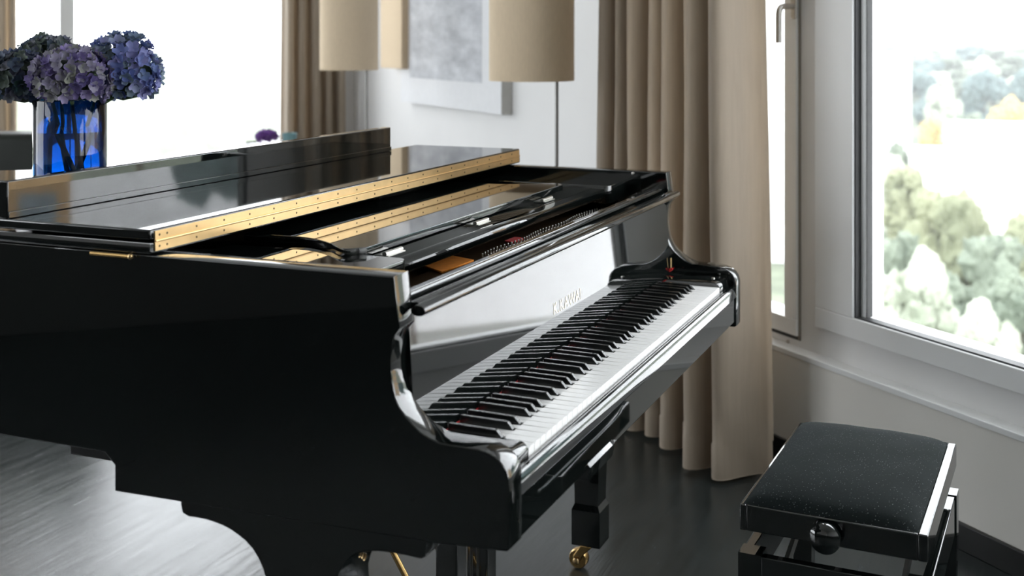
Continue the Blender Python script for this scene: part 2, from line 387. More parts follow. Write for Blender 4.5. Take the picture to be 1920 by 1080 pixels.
room_box('pane', WIN['s0'] + .12, gs - .026, -.084, -.078, gz + .004, WTOP - .08, PANE, w1)
# casement next to it, with a handle
w2 = struct(empty('window_2'))
cg_s, cg_z = pix_wall(1479, 592, UW)
room_box('frame_rail', CAS['s0'], CAS['s1'], -.16, UW + .006, CAS['z0'] - .001, CAS['z0'] + .012, GASKET, w2)
frame_rect(w2, CAS['s0'] + .004, CAS['s1'], CAS['z0'] + .012, WTOP, cg_s - CAS['s0'], .06, cg_z - CAS['z0'] - .012, .06, -.14, UW + .016)
room_box('gasket', CAS['s0'], CAS['s0'] + .004, -.14, UW + .008, CAS['z0'], WTOP, mat('seal_brown', (.30, .26, .22), noise_amt=.1), w2)
room_box('pane', cg_s, CAS['s1'] - .06, -.10, -.094, cg_z, WTOP - .06, PANE, w2)
ss, sz = pix_wall(1478, 640, UW)
lathe('lock_cap', [(.0065, 0), (.0065, .004), (.004, .006), (.004, .003)], ALU, w2, 16, M=WALLM @ Matrix.Translation((ss, UW, sz)) @ Matrix.Rotation(-math.pi / 2, 4, 'X'))
hs, hz = pix_wall(1489, 12, UW + .02)
room_box('handle_plate', hs - .014, hs + .014, UW + .016, UW + .026, hz - .04, hz + .055, ALU, w2, .006)
hp = [(hs, UW + .02, hz), (hs, UW + .06, hz), (hs, UW + .072, hz - .004), (hs - .0, UW + .080, hz - .02), (hs, UW + .081, hz - .06), (hs, UW + .081, hz - .115)]
tube('handle', [WALLM @ Vector(p) for p in spline(hp, 5)], .0095, ALU, w2)
# wide far window with one mullion
w3 = struct(empty('window_3'))
def far_box(name, o0, o1, s0, s1, z0, z1, m, parent, bev=.003): return box(name, s0, s1, o0, o1, z0, z1, m, parent, bev, M=WALLM)
for z0, z1 in ((FZ0, FZ0 + .06), (WTOP - .06, WTOP)): far_box('frame_rail', FW0, FW1, S_FAR + .04, S_FAR + .12, z0, z1, FRAME, w3)
m0, m1 = pix_far(141, 50)[0], pix_far(113, 50)[0]
for a, b in ((FW0, FW0 + .06), (m0, m1), (3.2, 3.28), (FW1 - .06, FW1)): far_box('frame_stile', a, b, S_FAR + .04, S_FAR + .12, FZ0 + .06, WTOP - .06, FRAME, w3)
for a, b in ((FW0 + .06, m0), (m1, 3.2), (3.28, FW1 - .06)): far_box('pane', a, b, S_FAR + .075, S_FAR + .081, FZ0 + .06, WTOP - .06, PANE, w3, 0)

w4 = struct(empty('added_window_4'))  # unseen window added on the left wall to brighten the room
for z0, z1 in ((.25, .31), (2.59, 2.65)): room_box('frame_rail', W4A, W4B, OFF_MAX + .03, OFF_MAX + .11, z0, z1, FRAME, w4, .003)
for a in (W4A, 1.945, W4B - .06): room_box('frame_stile', a, a + .06, OFF_MAX + .03, OFF_MAX + .11, .31, 2.59, FRAME, w4, .003)
for a, b in ((W4A + .06, 1.945), (2.005, W4B - .06)): room_box('pane', a, b, OFF_MAX + .065, OFF_MAX + .071, .31, 2.59, PANE, w4)
w6 = struct(empty('added_window_6'))  # added clerestory out of view, extra daylight for the window wall
for z0, z1 in ((2.15, 2.19), (2.64, 2.68)): room_box('frame_rail', -1.4, .2, OFF_MAX + .03, OFF_MAX + .11, z0, z1, FRAME, w6, .003)
for a in (-1.4, .14): room_box('frame_stile', a, a + .06, OFF_MAX + .03, OFF_MAX + .11, 2.19, 2.64, FRAME, w6, .003)
room_box('pane', -1.34, .14, OFF_MAX + .065, OFF_MAX + .071, 2.19, 2.64, PANE, w6)
w5 = struct(empty('added_window_5'))  # added window beyond the view, lets more daylight into the room
frame_rect(w5, -4.8, -2.6, WIN['z0'], WTOP, .10, .10, FBOT, .08, -.16, UW + .012)
room_box('pane', -4.7, -2.7, -.082, -.076, WIN['z0'] + FBOT, WTOP - .08, PANE, w5)

# ================================================================== GRAND PIANO
piano = tag(empty('grand_piano'), 'glossy black grand piano with open keyboard and folded front lid', 'piano')
XO, XI = -.1262, -.0804                     # bass arm outer / inner face
KW = 52 * .0235577
XTI, XTO = KW + .0804, KW + .1262           # treble arm inner / outer
ZK = .73                                    # white key top
arm = [(.0085, .9914), (.0040, .955), (-.0012, .9215), (-.0005, .9180), (.0070, .9080), (.0105, .8950), (.0131, .8720), (.0128, .856), (.0106, .8398), (.0068, .823), (-.0004, .8085),
       (-.010, .7965), (-.0225, .7860), (-.035, .7765), (-.0485, .7705), (-.062, .7665), (-.0769, .7655), (-.100, .7655), (-.122, .7650), (-.136, .7620), (-.149, .7570), (-.159, .7490), (-.1655, .7390), (-.1685, .7270), (-.1685, .720)]
SIDE_BACK = 1.25
bass_poly = arm + [(-.1685, .634), (-.164, .6305), (-.05, .6246), (.5060, .6150), (.5060, .656), (.527, .6736), (SIDE_BACK, .6736), (SIDE_BACK, .9914), (.06, .9914), (.02, .9914)]
prism('bass_side', bass_poly, XO, XI, 'x', LACQ, piano, bev=.0022, smooth=28)
treb_poly = arm + [(-.1685, .622), (-.164, .6185), (.5060, .6150), (.5060, .656), (.527, .6736), (.80, .6736), (.80, .9914), (.06, .9914), (.02, .9914)]
prism('treble_side', treb_poly, XTI, XTO, 'x', LACQ, piano, bev=.0022, smooth=28)
# curved tail rim
outer = spline([(XO, SIDE_BACK), (XO + .015, 1.48), (.0, 1.68), (.16, 1.75), (.34, 1.70), (.52, 1.49), (.72, 1.22), (.98, 1.03), (1.22, .945), (1.33, .87), (XTO, .80)], 8)
def inset(path, d):
    out = []
    for i, p in enumerate(path):
        a = Vector(path[max(0, i - 1)]); b = Vector(path[min(len(path) - 1, i + 1)]); t = (b - a).normalized(); nrm = Vector((t.y, -t.x))
        out.append((p[0] + nrm.x * d, p[1] + nrm.y * d))
    return out
inner = inset(outer, .046)
prism('tail_rim', outer + inner[::-1], .6736, .9914, 'z', LACQ, piano, smooth=40)
# keybed and underside
box('keybed', XI, XTI, -.150, .5055, .6150, .690, LACQ, piano, .002)
box('bottom_beam', XI, XTI, .54, .64, .640, .73, LACQ_SOFT, piano, .004)
box('soundboard', XI, XTI, .50, .80, .78, .80, mat('spruce', (.35, .24, .13), noise_amt=.2), piano, 0)
# keyslip with a stepped moulding
slip = [(-.1475, .700), (-.1475, .7170), (-.1500, .7182), (-.1530, .7182), (-.1540, .7150), (-.1552, .7175), (-.1580, .7178), (-.1610, .7160), (-.1635, .7115), (-.1652, .7060), (-.1668, .6990), (-.1680, .6930), (-.1672, .6915), (-.1650, .6905), (-.1650, .634), (-.160, .629), (-.1475, .629)]
prism('keyslip', slip, XI + .0005, XTI - .0005, 'x', LACQ, piano, smooth=20)
# slim tray front under the keyslip
tray = [(-.012, .6745), (-.006, .6705), (.006, .6685), (.360, .6685), (.378, .6735), (.395, .684), (.383, .6800), (.370, .6755), (.340, .6725), (.010, .6725)]
prism('tray_front', tray, -.1667, -.1650, 'y', LACQ, piano, bev=.001)
prism('switch_box', [(-.170, .6365), (-.158, .6500), (-.150, .6500), (-.150, .6140), (-.1655, .6140)], .205, .335, 'x', LACQ, piano, bev=.0015)
# key blocks at both ends
kb = [(0.0, ZK - .03), (0.0, ZK + .010)] + [(-.120, ZK + .010)] + arc(-.1305, ZK - .006, .016, 90, 180, 6) + [(-.1465, ZK - .03)]
prism('key_block', kb, XI, -.0012, 'x', LACQ, piano, bev=.001)
prism('key_block', kb, KW + .0012, XTI, 'x', LACQ, piano, bev=.001)
for x in (XI + .03, XTI - .03):
    lathe('block_screw', [(.0045, 0), (.0045, .002), (.003, .003), (.0, .003)], STEEL, piano, 12, M=Matrix.Translation((x, -.118, ZK + .010)))
# keys
W = .0235577; KF = -.1455; KB = -.0035
names = 'ABCDEFG'
BOFF = {'A': .003, 'C': -.0023, 'D': .0023, 'F': -.003, 'G': 0.0}
blacks = [(i + 1) * W + BOFF[names[i % 7]] for i in range(51) if names[i % 7] in BOFF]
BW = .0110
wcache = {}
for i in range(52):
    x0, x1 = i * W + .0006, (i + 1) * W - .0006
    lx = max([b + BW / 2 + .0012 for b in blacks if abs(b - i * W) < .008] + [x0])
    rx = min([b - BW / 2 - .0012 for b in blacks if abs(b - (i + 1) * W) < .008] + [x1])
    key = (round(lx - x0, 4), round(x1 - rx, 4))
    if key not in wcache:
        a, b = key; w = x1 - x0; yc = -.0958
        poly = [(0, KF), (w, KF), (w, yc)] + ([(w - b, yc), (w - b, KB)] if b > 1e-4 else [(w, KB)]) + ([(a, KB), (a, yc), (0, yc)] if a > 1e-4 else [(0, KB)])
        bm = bmesh.new()
        A = [bm.verts.new((p[0], p[1], -.0215)) for p in poly]; B = [bm.verts.new((p[0], p[1], 0)) for p in poly]
        bm.faces.new(A[::-1]); top = bm.faces.new(B)
        for k in range(len(poly)): bm.faces.new((A[k], A[(k + 1) % len(poly)], B[(k + 1) % len(poly)], B[k]))
        bmesh.ops.recalc_face_normals(bm, faces=bm.faces)
        r = bmesh.ops.bevel(bm, geom=[e for e in top.edges], offset=.0009, segments=2, profile=.5, affect='EDGES', clamp_overlap=True)
        for f in r['faces']: f.smooth = True
        me = bpy.data.meshes.new('white_key'); bm.to_mesh(me); bm.free(); me.materials.append(WKEY); wcache[key] = me
    o = link('white_key', wcache[key], None, piano); o.location = (x0, 0, ZK)
bm = bmesh.new()
hb, ht, H = BW / 2, BW / 2 - .0010, .0118
yb0, yt0, yb1 = -.0934, -.0835, -.0045
lo = [bm.verts.new(p) for p in ((-hb, yb0, -.012), (hb, yb0, -.012), (hb, yb1, -.012), (-hb, yb1, -.012))]
mi = [bm.verts.new(p) for p in ((-hb, yb0, .0008), (hb, yb0, .0008), (hb, yb1, .0008), (-hb, yb1, .0008))]
tp = [bm.verts.new(p) for p in ((-ht, yt0, H - .0008), (ht, yt0, H - .0008), (ht, yb1, H), (-ht, yb1, H))]
for a, b in ((lo, mi), (mi, tp)):
    for k in range(4): bm.faces.new((a[k], a[(k + 1) % 4], b[(k + 1) % 4], b[k]))
bm.faces.new(tp); bm.faces.new(lo[::-1])
bmesh.ops.recalc_face_normals(bm, faces=bm.faces); bevel_all(bm, .0012, 2, .3)
bkm = bpy.data.meshes.new('black_key'); bm.to_mesh(bkm); bm.free(); bkm.materials.append(BKEY)
for b in blacks:
    o = link('black_key', bkm, None, piano); o.location = (b, 0, ZK)
# felt strip, fallboard, nose bar, rails
box('felt_strip', -.001, KW + .001, -.0033, -.0005, ZK - .02, ZK + .0026, RED_FELT, piano, 0)
fb = [(-.0025, ZK + .0028), (.0095, .9255), (.0060, .9300), (-.0095, .9440), (-.0050, .9470), (.0090, .9455), (.0195, .9300), (.0105, ZK + .0028)]
fallboard = prism('fallboard', fb, XI + .0008, XTI - .0008, 'x', LACQ, piano, bev=.0008, smooth=25)
nose = [(-.0275, .9375), (-.0250, .9435), (-.0180, .9468), (-.0090, .9455), (-.0035, .9395), (-.0050, .9340), (-.0120, .9310), (-.0215, .9318)]
prism('nose_bar', spline(nose + [nose[0]], 3)[:-1], XI - .018, XTI + .004, 'x', LACQ, piano, smooth=60, bev=.001)
box('fallboard_hinge', .0, KW, .0020, .0092, .9215, .9285, LACQ_SOFT, fallboard, .0005)
bm = bmesh.new()
for k in range(62):
    x = .012 + k * .0196
    bm_lathe(bm, [(.0014, 0), (.0012, .0012)], 8, M=Matrix.Translation((x, .0020, .925)) @ Matrix.Rotation(math.pi / 2, 4, 'X'))
o = finish('hinge_pins', bm, STEEL, fallboard); o['kind'] = 'stuff'
rail = [(.0200, .930), (.0120, .9475), (.0120, .9530), (.0140, .9555), (.0175, .9560), (.0185, .9530), (.0200, .9560), (.0300, .9560), (.0325, .9535), (.0325, .930)]
prism('top_rail', rail, XI + .0008, XTI - .0008, 'x', LACQ, piano, smooth=25)
rail2 = [(.034, .925), (.034, .944), (.037, .947), (.050, .947), (.0535, .944), (.0535, .925)]
prism('inner_rail', rail2, XI + .0008, XTI - .0008, 'x', LACQ, piano, smooth=25)
# maker's lettering, inlaid on the fallboard
fc = bpy.data.curves.new('lettering', 'FONT'); fc.body = 'K.KAWAI'; fc.size = .0305; fc.extrude = .0002; fc.align_x = 'LEFT'; fc.space_character = 1.12
to = bpy.data.objects.new('lettering_tmp', fc); COL.objects.link(to)
bpy.context.view_layer.update()
tme = bpy.data.meshes.new_from_object(to.evaluated_get(bpy.context.evaluated_depsgraph_get()))
bpy.data.objects.remove(to); tme.name = 'lettering'; tme.materials.clear()
xs = [v.co.x for v in tme.vertices]
sx = .152 / (max(xs) - min(xs))
tilt = math.atan2(.0120, .193)
tme.transform(Matrix.Translation((.490, -.0025 + (.8065 - ZK - .0028) * .0120 / .193 - .0004, .8065)) @ Matrix.Rotation(-tilt, 4, 'X') @ Matrix.Rotation(math.pi / 2, 4, 'X') @ Matrix.Diagonal((sx, 1, 1, 1)))
lt = link('lettering', tme, GOLDINK, fallboard); lt['label'] = 'pale gold lettering K.KAWAI'
# brass pin with red tip at the treble end
pin = tube('stop_pin', [(XTI - .0035, -.004, ZK + .022), (XTI - .0035, -.004, ZK + .048)], .0018, BRASS, piano, 8)
lathe('red_tip', [(.0, -.011), (.0032, -.008), (.004, 0), (.0032, .008), (0, .011)], RED_FELT, pin, 12, M=Matrix.Translation((XTI - .006, -.002, ZK + .0175)) @ Matrix.Rotation(1.0, 4, 'X'))
# inside: plate, pins, felts
box('iron_plate', XI, XTI, .060, .60, .872, .890, IRON, piano, .004)
box('pin_block', XI + .01, XTI - .01, .130, .200, .890, .898, IRON, piano, .003)
bm = bmesh.new()
for k in range(44):
    for r in range(2):
        x = .52 + k * .0160 + r * .008; y = .150 + r * .016 + .004 * math.sin(k * .4)
        bm_lathe(bm, [(.0022, 0), (.0021, .008), (.0014, .009)], 8, M=Matrix.Translation((x, y, .897)))
o = finish('tuning_pins', bm, STEEL, piano); o['kind'] = 'stuff'
prism('damper_felt', [(.345, .164), (.475, .160), (.500, .222), (.395, .236)], .8985, .9025, 'z', ORANGE_FELT, piano)
prism('string_felt', [(.690, .166), (.750, .166), (.755, .192), (.700, .192)], .8985, .9020, 'z', RED_FELT, piano)
# music shelf with side ears, hinge strip and the folded desk
ear_b = [(XI, .114)] + [(.099, .114)] + arc(.101, .132, .018, -90, 0, 5)[1:] + [(.119, .46), (XI, .46)]
prism('shelf_ear', ear_b, .925, .968, 'z', LACQ, piano, bev=.0015)
ear_t = [(XTI, .112), (XTI, .46), (1.165, .46), (1.165, .132)] + arc(1.183, .130, .018, 180, 270, 5)
prism('shelf_ear', ear_t, .925, .968, 'z', LACQ, piano, bev=.0015)
shelf = prism('music_shelf', [(.126, .940), (.124, .944), (.124, .956), (.127, .9605), (.152, .9610), (.153, .9585), (.156, .9585), (.157, .9610), (.46, .9610), (.46, .940)], .1195, 1.1645, 'x', LACQ, piano, smooth=25)
deskp = [(.125, .196), (1.062, .196)]
lcurve = [(.166, .470), (.172, .41), (.175, .361), (.166, .323), (.140, .278), (.112, .246), (.100, .228), (.104, .214), (.125, .196)]
lc = spline(lcurve, 5)
desk_poly = lc + [(1.187 - p[0], p[1]) for p in lc[::-1]]
desk = prism('music_desk', desk_poly, .9655, .9795, 'z', LACQ, piano, bev=.0012, smooth=30)
for x in (.180, .545, .905):
    bm = bmesh.new(); bm_lathe(bm, [(.0042, -.030), (.0042, .030)], 12, M=Matrix.Translation((x, .176, .9650)) @ Matrix.Rotation(math.pi / 2, 4, 'Y')); bm_box(bm, x - .030, x + .030, .168, .196, .9612, .9632)
    finish('desk_hinge', bm, STEEL, desk, 40)
lathe('rest_button', [(.0, -.004), (.0035, -.003), (.0045, 0), (.0035, .003), (0, .004)], STEEL, piano, 14, M=Matrix.Translation((XTI - .002, .0954, .9855)) @ Matrix.Rotation(math.pi / 2, 4, 'Y'))
# lid: closed rear panel, front flap folded back on it, upright lip
LX0, LX1, LY = -.134, XTO + .009, .430
lid_out = [(LX0, LY), (LX0, SIDE_BACK)] + [(p[0] - .004, p[1] + .006) for p in outer[2:-2]] + [(LX1, .80), (LX1, LY)]
lid = prism('lid', lid_out, .9940, 1.0120, 'z', LACQ, piano, bev=.003, smooth=35)
flap = box('lid_flap', LX0, LX1, LY, .745, 1.0155, 1.0320, LACQ, piano, .003)
lip = box('lid_lip', LX0, 1.171, .7205, .745, 1.0320, 1.0945, LACQ, piano, .0025)
box('lip_moulding', LX0 + .001, 1.170, .7175, .7205, 1.0325, 1.0435, LACQ, lip, .001)
for x, y in ((LX0 + .06, .70), (LX0 + .06, .50), (LX1 - .06, .70), (LX1 - .06, .50), (.6, .70)):
    lathe('rubber_bumper', [(.006, 0), (.006, .0035)], LACQ_SOFT, flap, 12, M=Matrix.Translation((x, y, 1.012)))
hx0, hx1 = LX0 + .010, LX1 - .006
hu = box('hinge_leaf', hx0, hx1, LY - .0018, LY, 1.0150, 1.0290, BRASS, flap, .0004)
hl = box('hinge_leaf', hx0, hx1, LY - .0018, LY, .9975, 1.0118, BRASS, lid, .0004)
tube('hinge_knuckle', [(hx0, LY - .0022, 1.0134), (hx1, LY - .0022, 1.0134)], .0019, BRASS, flap, 10)
for leaf, zz in ((hu, 1.0222), (hl, 1.0046)):
    bm = bmesh.new(); x = hx0 + .010; first = True
    while x < hx1 - .005:
        bm_lathe(bm, [(.0019, 0), (.0016, .0007)], 8, M=Matrix.Translation((x, LY - .0018, zz)) @ Matrix.Rotation(math.pi / 2, 4, 'X'))
        x += .018 if first else .0735; first = False
    o = finish('hinge_screws', bm, SCREW, leaf); o['kind'] = 'stuff'
for y in (.470, .95):
    h = tube('lid_hinge', [(LX0 - .001, y, .9885), (LX0 - .001, y + .075, .9885)], .0036, BRASS_D, piano, 10)
    lathe('hinge_pin_head', [(0, -.004), (.0035, -.003), (.0048, 0), (.0035, .003), (0, .004)], BRASS, h, 12, M=Matrix.Translation((LX0 - .001, y - .003, .9885)) @ Matrix.Rotation(math.pi / 2, 4, 'X'))
# legs
def leg(cx, cy, bracket, face_x):
    t = lathe('leg', [(.001, .0705), (.052, .0705), (.052, .070 + .001), (.052, .158), (.0435, .172), (.0435, .19), (.058, .60), (.058, .640)], LACQ, piano, 4, M=Matrix.Translation((cx, cy, 0)) @ Matrix.Rotation(math.pi / 4, 4, 'Z'), smooth=10)
    b = LACQ
    y0, y1 = cy - .205, cy + .215
    pts = [(y0, .640), (y0, .597), (y0 + .03, .594), (y0 + .075, .5925), (y0 + .11, .583), (y0 + .135, .560), (y0 + .150, .52), (y0 + .155, .47), (cy + .055, .47), (cy + .062, .52), (cy + .085, .560), (cy + .125, .583), (cy + .17, .5915), (y1, .595), (y1, .640)]
    prism('leg_bracket', spline(pts, 3), cx - .052, cx + .052, 'x', LACQ, t, bev=.002, smooth=40)
    # caster: plate, fork, wheel
    lathe('caster_stem', [(.020, .062), (.022, .070), (.020, .0705)], BRASS_D, t, 16, M=Matrix.Translation((cx, cy, 0)))
    prism('caster_fork', [(cy - .012, .064), (cy + .020, .064), (cy + .040, .034), (cy + .034, .018), (cy + .024, .018), (cy + .012, .04)], cx - .020, cx + .020, 'x', BRASS_D, t, bev=.002)
    lathe('caster_wheel', [(.006, -.0125), (.022, -.0125), (.0245, -.008), (.0245, .008), (.022, .0125), (.006, .0125)], BRASS_D, t, 24, M=Matrix.Translation((cx - .0, cy + .030, .0248)) @ Matrix.Rotation(math.pi / 2, 4, 'Y') @ Matrix.Translation((0, 0, 0)))
    lathe('caster_cap', [(.008, -.024), (.006, -.0265), (0, -.0275)], BRASS, t, 14, M=Matrix.Translation((cx - .0, cy + .030, .0248)) @ Matrix.Rotation(math.pi / 2, 4, 'Y'))
    return t
leg(1.218, .180, True, 0); leg(-.062, .170, True, 0); leg(.20, 1.42, False, 0)
# pedal lyre
lyre = box('lyre_box', .53, .78, .225, .315, .055, .135, LACQ, piano, .006)
box('lyre_top', .50, .79, .215, .325, .585, .614, LACQ, piano, .003)
for x in (.585, .735):
    box('lyre_post', x - .024, x + .024, .236, .286, .135, .585, LACQ, lyre, .004)
for x in (.62, .655, .69):
    tube('pedal_rod', [(x, .300, .13), (x, .300, .60)], .0035, STEEL, lyre, 8)
for x in (.585, .735):
    tube('lyre_brace', [(x, .300, .11), (x - .02, .62, .63)], .0065, BRASS_D, lyre, 8)
for x in (.60, .655, .71):
    prism('pedal', [(.24, .085), (.16, .080), (.145, .070), (.145, .062), (.16, .062), (.24, .070)], x - .017, x + .017, 'x', BRASS, lyre, bev=.003)

# ================================================================== BENCH
bench = tag(empty('piano_bench', (.803, -.512, 0), math.radians(-2.6)), 'black adjustable piano bench with dusty velvet seat and round side knob', 'bench')
BL, BWd = .2575, .1635
fr = []
for n_, a in (('seat_rail', (-BL, BL, BWd - .012, BWd)), ('seat_rail', (-BL, BL, -BWd, -BWd + .017)), ('seat_rail', (-BL, -BL + .012, -BWd + .017, BWd - .012)), ('seat_rail', (BL - .012, BL, -BWd + .017, BWd - .012))):
    fr.append(box(n_, *a, .432, .479, LACQ, bench, .0022))
def cushion():
    bm = bmesh.new(); nx, ny = 40, 28; g = []
    X0, X1, Y0, Y1 = -BL + .004, BL - .001, -BWd + .0165, BWd - .0055; X, Y = (X1 - X0) / 2, (Y1 - Y0) / 2; MX, MY = (X0 + X1) / 2, (Y0 + Y1) / 2
    for i in range(nx + 1):
        row = []
        for j in range(ny + 1):
            u, v = -1 + 2 * i / nx, -1 + 2 * j / ny
            e = (1 - abs(u) ** 5) * (1 - abs(v) ** 5)
            dome = max(0, e) ** .5
            # rounded outline
            k = 1 - .012 * (abs(u * v) ** 6)
            zz = .4795 + .024 * dome + .008 * (1 - u * u) * (1 - v * v) + .0012 * noise.noise(Vector((u * 3, v * 3, 0)))
            row.append(bm.verts.new((MX + X * u * k, MY + Y * v * k, zz)))
        g.append(row)
    for i in range(nx):
        for j in range(ny):
            f = bm.faces.new((g[i][j], g[i + 1][j], g[i + 1][j + 1], g[i][j + 1])); f.smooth = True
    bl = [bm.verts.new((MX + X * a, MY + Y * b, .4793)) for a, b in ((-1, -1), (1, -1), (1, 1), (-1, 1))]
    bm.faces.new(bl)
    return finish('seat_cushion', bm, VELVET, bench)
cushion()
box('seat_panel', -BL + .016, BL - .016, -BWd + .020, BWd - .020, .434, .4445, LACQ_SOFT, bench, 0)
kn = lathe('height_knob', [(.010, 0), (.012, .006), (.024, .010), (.0275, .017), (.0265, .026), (.020, .031), (.008, .034), (0, .0345)], LACQ, bench, 32, M=Matrix.Translation((-BL, .006, .452)) @ Matrix.Rotation(-math.pi / 2, 4, 'Y'))
# base frame
LGX, LGY = .250, .166
for sx_ in (-1, 1):
    for sy_ in (-1, 1):
        x, y = sx_ * (LGX - .021), sy_ * (LGY - .019)
        lathe('leg', [(.022, 0), (.030, .30), (.030, .388)], LACQ, bench, 4, M=Matrix.Translation((x, y, 0)) @ Matrix.Rotation(math.pi / 4, 4, 'Z'), smooth=10)
for sy_ in (-1, 1):
    box('long_apron', -LGX + .042, LGX - .042, sy_ * (LGY - .009) - .009, sy_ * (LGY - .009) + .009, .310, .386, LACQ, bench, .002)
for sx_ in (-1, 1):
    box('end_apron', sx_ * (LGX - .010) - .010, sx_ * (LGX - .010) + .010, -LGY + .040, LGY - .040, .310, .386, LACQ, bench, .002)
for sy_ in (-1, 1):
    for k in (-1, 1):
        y = sy_ * .105
        bm = bmesh.new(); M = Matrix.Translation((0, y + k * .006, .388)) @ Matrix.Rotation(k * .26, 4, 'Y'); bm_box(bm, -.19, .19, -.004, .004, -.010, .010); bm.transform(M)
        finish('scissor_arm', bm, STEEL, bench)
tube('spindle', [(-BL + .02, .006, .425), (BL - .03, .006, .425)], .006, STEEL, bench, 10)

# ================================================================== CURTAINS
def curtain(name, base, du, dn, length, folds, amp, z0, z1, label, group, seed, spread=0.0, flare=.0, hem=.10):
    rnd = random.Random(seed)
    root = tag(empty(name, base), label, 'curtain', group)
    du, dn = Vector(du), Vector(dn); n = folds * 16
    wid = [rnd.uniform(.7, 1.35) for _ in range(folds)]; tot = sum(wid); amps = [amp * rnd.uniform(.75, 1.2) for _ in range(folds)]
    prof = []
    acc = 0
    for k in range(folds):
        for i in range(16):
            t = i / 16
            # soft omega fold: x swings back under the crest
            ph = 2 * math.pi * t
            x = (acc + wid[k] * (t + .13 * math.sin(2 * ph))) / tot
            y = amps[k] * (.5 - .5 * math.cos(ph)) ** .8
            prof.append((x, y))
        acc += wid[k]
    prof.append((1.0, 0.0))
    rows = 26
    bm = bmesh.new(); g = []
    zs = [z0, z0 + .004] + [z0 + hem] + [z0 + hem + .003] + [z0 + .2 + (z1 - z0 - .2) * (r / (rows - 4)) for r in range(rows - 3)]
    lean = [rnd.uniform(-.012, .012) for _ in range(folds + 1)]
    for zi, z in enumerate(zs):
        h = (z - z0) / (z1 - z0); row = []
        for i, (x, y) in enumerate(prof):
            k = min(folds - 1, i // 16)
            xx = (x - .5) * length * (1 + flare * (1 - h) ** 1.5) + spread * (1 - h) + lean[k] * (1 - h) + .006 * noise.noise(Vector((x * 9, z * 1.3, seed)))
            yy = y * (.85 + .25 * (1 - h)) + .012 * noise.noise(Vector((x * 6 + 5, z * .9, seed))) + (.004 if z < z0 + hem + .001 else 0)
            row.append(bm.verts.new(du * xx + dn * yy + Vector((0, 0, z))))
        g.append(row)
    for a in range(len(zs) - 1):
        for b in range(len(prof) - 1):
            f = bm.faces.new((g[a][b], g[a][b + 1], g[a + 1][b + 1], g[a + 1][b])); f.smooth = True
    r = bmesh.ops.solidify(bm, geom=bm.faces[:], thickness=.003)
    finish('fabric', bm, CURT, root)
    bm = bmesh.new(); bm_tube(bm, [du * (-length / 2 - .05) + dn * (amp * .5) + Vector((0, 0, z1 + .012)), du * (length / 2 + .05) + dn * (amp * .5) + Vector((0, 0, z1 + .012))], .010, 10)
    finish('rail', bm, ALU, root)
    return root
cs = .5 * (pix_wall(1146, 300, .18)[0] + pix_wall(1402, 300, .18)[0])
cl = pix_wall(1146, 300, .18)[0] - pix_wall(1402, 300, .18)[0]
cb = room(cs, .13, 0)
curtain('curtain', cb, WD, WN, cl, 9, .17, .012, CEIL - .03, 'pleated taupe curtain hanging to the floor behind the treble end', 'taupe pleated curtains', 5, flare=.05, spread=-.04)
o0, o1 = pix_far(646, 100, S_FAR - .2)[0], pix_far(536, 100, S_FAR - .2)[0]
curtain('curtain', room(S_FAR - .12, .5 * (o0 + o1), 0), WN, -WD, o1 - o0, 5, .10, .012, CEIL - .03, 'pleated taupe curtain in the far corner beside the left lamp', 'taupe pleated curtains', 11, flare=.12)
o0, o1 = pix_far(32, 100, S_FAR - .2)[0], pix_far(-70, 100, S_FAR - .2)[0]
curtain('curtain', room(S_FAR - .12, .5 * (o0 + o1), 0), WN, -WD, o1 - o0, 5, .10, .012, CEIL - .03, 'pleated taupe curtain at left edge behind the hydrangeas', 'taupe pleated curtains', 17, flare=.08)

# ================================================================== PICTURE, LAMPS
aR, aBz = pix_wall(940, 216, UW + .06); aL, _ = pix_wall(752, 194.5, UW + .06)
art = tag(empty('wall_picture', room((aL + aR) / 2, UW, .97), WA), 'white deep-edged canvas with grey textured print hanging on the wall', 'picture')
hw = (aL - aR) / 2; AH = 1.25
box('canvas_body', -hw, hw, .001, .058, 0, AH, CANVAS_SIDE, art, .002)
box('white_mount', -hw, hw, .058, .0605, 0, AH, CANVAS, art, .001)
pL, pz = pix_wall(768, 145, UW + .062); pR, _ = pix_wall(903, 145, UW + .062); mid = (aL + aR) / 2
box('print', -(mid - pR) , pL - mid, .0606, .0616, pz - .97, AH - .16, ARTM, art, 0)
def floor_lamp(label, u_left, u_right, u_pole, v_bot, off):
    s_, z_ = pix_wall((u_left + u_right) / 2, v_bot, off); c = room(s_, off, 0); dep = (c - CAM).dot(FWD)
    r = (u_right - u_left) / 2 * dep / FPX
    px = (u_pole - (u_left + u_right) / 2) * dep / FPX
    root = tag(empty('floor_lamp', c), label, 'lamp', 'slim floor lamps with drum shades')
    lathe('lamp_shade', [(r, z_), (r, z_ + .55), (r - .004, z_ + .55), (r - .004, z_)], SHADE, root, 48, close=True)
    d = RGT * px
    tube('pole', [d + Vector((0, 0, .02)), d + Vector((0, 0, z_ + .30))], .0065, GUN, root, 10)
    tube('shade_arm', [d + Vector((0, 0, z_ + .30)), Vector((0, 0, z_ + .30)), -d * .9 + Vector((0, 0, z_ + .30))], .005, ALU, root, 8)
    lathe('base', [(.13, 0), (.13, .012), (.11, .02), (.01, .022)], ALU, root, 36, M=Matrix.Translation(d))
    lathe('bulb', [(.0, z_ + .31), (.02, z_ + .315), (.03, z_ + .36), (.02, z_ + .40), (0, z_ + .41)], mat('frosted_bulb', (.85, .85, .82), rough=.4, noise_amt=.02), root, 16)
    return root
floor_lamp('slim floor lamp with beige drum shade nearest the right curtain', 917, 1077, 1044, 151, .45)
floor_lamp('slim floor lamp with beige drum shade in front of the far curtain', 600, 709, 687, 131, .45)
